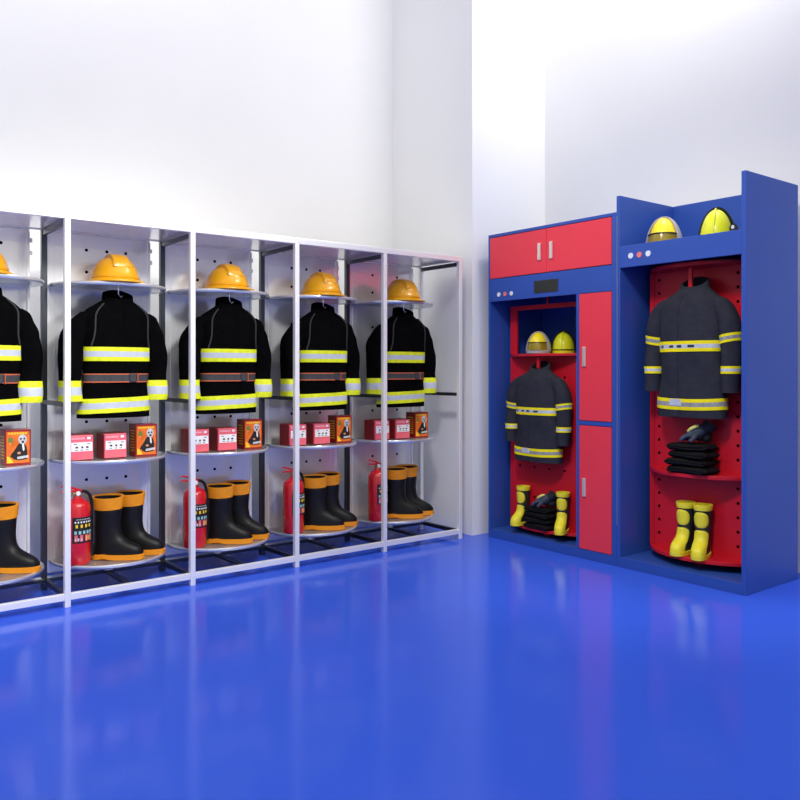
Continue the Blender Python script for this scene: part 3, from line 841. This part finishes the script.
for base, w, d, hh, gn, where in (((CX+1.462, F+.128, .572), .245, .15, .039, 'black clothes folded in the taller locker', 'taller locker'),
                                  ((CX+.395, F+.082, .108), .205, .112, .033, 'black clothes folded in the lower locker', 'lower locker')):
    for k in range(4):
        lab = ('folded black garment at the %s of the pile in the %s' % (ORD[k], where)) if k in (0, 3) else ('folded black garment %s of the pile in the %s' % (ORD[k], where))
        o = make_garment(w*(1-.02*k+.03*(k % 2)), d*(1-.03*k), hh, k+1+len(where), lab, gn)
        o.location = (base[0]+.006*(-1)**k, base[1]+.003*k, base[2]+k*(hh+.0024)); o.rotation_euler = (0, 0, R((-4, 5, -3, 6)[k]))

# gloves
def make_glove(label):
    t = thing('work_glove', label, 'glove', (0, 0, 0), 0, 'grey gloves on the folded clothes')
    bm = bmesh.new()
    # palm arching up to the cuff, lying on its fingers
    tube(bm, [(.050, .03, .075), (.034, .02, .070), (.012, .004, .058), (-.012, -.008, .046), (-.026, -.014, .038)], [.024, .031, .035, .034, .026], 16, smooth=4)
    for k, (y, ln, dz) in enumerate(((-.036, .050, 0), (-.018, .058, .004), (.002, .055, .006), (.020, .044, .006))):
        x0 = -.018+.002*k
        tube(bm, [(x0+.012, y*.8, .044+dz), (x0-.012, y, .040+dz), (x0-.012-ln*.45, y-.004, .024+dz), (x0-.010-ln*.62, y-.006, .012)], [.013, .0125, .0115, .009], 10, smooth=4)
    tube(bm, [(.026, -.012, .052), (.018, -.036, .040), (.010, -.052, .024), (.000, -.060, .012)], [.015, .014, .012, .009], 10, smooth=4)
    link('hand', bm, M['glove'], t, smooth=True)
    c = bmesh.new(); tube(c, [(.038, .022, .070), (.052, .032, .080), (.066, .042, .094), (.074, .048, .106)], [.030, .033, .037, .040], 18, smooth=3)
    link('cuff', c, M['glove_dark'], t, smooth=True)
    p = bmesh.new()
    tube(p, [(-.022, -.030, .066), (-.004, -.032, .080), (.016, -.026, .092), (.030, -.014, .098)], [.007, .010, .010, .006], 10, smooth=4)
    link('knuckle_patch', p, M['glove_patch'], t, smooth=True)
    u = bmesh.new(); tube(u, [(.06, .06, .01), (.05, .05, .03), (.04, .04, .05)], [.014, .03, .024], 12, smooth=3); tube(u, [(.02, .03, .012), (.02, .026, .03), (.02, .02, .05)], [.012, .024, .02], 12, smooth=3)
    link('lining', u, M['glove_dark'], t, smooth=True)
    return t
g1 = make_glove('grey glove with pale yellow knuckle on the pile in the taller locker')
g1.location = (CX+1.478, F+.125, .572+4*.0414); g1.rotation_euler = (0, 0, R(10))
g2 = copy_thing(g1, (CX+.425, F+.070, .108+4*.0354), R(6), 'grey glove with pale yellow knuckle on the pile in the lower locker'); g2.scale = (.88,)*3

# ------------------------------------------------------------------ light
w = bpy.data.worlds.new('world'); scene.world = w; w.use_nodes = True
nt = w.node_tree; bg = nt.nodes['Background']
# an open showroom: soft white light from all round, shaped to come stronger from +x than from behind the camera (-y)
tc = nt.nodes.new('ShaderNodeTexCoord'); vm = nt.nodes.new('ShaderNodeVectorMath'); vm.operation = 'DOT_PRODUCT'
vm.inputs[1].default_value = (.80, .38, .46)
rp = nt.nodes.new('ShaderNodeValToRGB'); ma = nt.nodes.new('ShaderNodeMath'); ma.operation = 'MULTIPLY_ADD'
ma.inputs[1].default_value = .5; ma.inputs[2].default_value = .5
nt.links.new(tc.outputs['Generated'], vm.inputs[0]); nt.links.new(vm.outputs['Value'], ma.inputs[0]); nt.links.new(ma.outputs[0], rp.inputs['Fac'])
el = rp.color_ramp.elements
el[0].position = .25; el[0].color = (.20, .198, .19, 1)
el[1].position = .85; el[1].color = (1.0, .985, .96, 1)
nt.links.new(rp.outputs['Color'], bg.inputs['Color']); bg.inputs['Strength'].default_value = .92
def aim(o, loc, target):
    o.location = loc; o.rotation_euler = (Vector(target)-Vector(loc)).to_track_quat('-Z', 'Y').to_euler(); return o
def lamp(name, loc, target, size, sy, power, col=(1, .975, .94)):
    l = bpy.data.lights.new(name, 'AREA'); l.shape = 'RECTANGLE'; l.size = size; l.size_y = sy; l.energy = power; l.color = col
    o = bpy.data.objects.new(name, l); COL.objects.link(o); return aim(o, loc, target)
def spot(name, loc, target, power, cone, blend=.6, r=.35, col=(1, .975, .94)):
    l = bpy.data.lights.new(name, 'SPOT'); l.energy = power; l.spot_size = R(cone); l.spot_blend = blend; l.shadow_soft_size = r; l.color = col
    o = bpy.data.objects.new(name, l); COL.objects.link(o); return aim(o, loc, target)
lamp('ceiling_lamp', (-3.9, .2, 5.0), (-4.95, .0, 3.6), 3.6, .3, 48)         # washes the upper left wall
lamp('ceiling_lamp', (-2.45, 4.15, 4.6), (-4.05, 4.25, 2.2), .8, .4, 34)     # beside the pillar, above the lockers
lamp('ceiling_lamp', (-2.2, 3.9, 4.8), (-2.6, 4.57, 2.8), 2.0, .25, 16)      # close to the back wall
spot('added_spot', (-1.4, .9, 4.2), (-2.75, 3.9, 1.0), 400, 44)              # unseen spot added to brighten the locker fronts
for y in (-.5, .9, 2.3):
    spot('added_spot', (-1.0, y-.2, 3.3), (-4.2, y-.55, 1.15), 410, 48, 1.0, .3)   # row of unseen spots added to light the rack
scene.view_settings.view_transform = 'Standard'; scene.view_settings.look = 'None'
scene.view_settings.gamma = 1.0; scene.view_settings.use_curve_mapping = False
scene.view_settings.exposure = 0.0
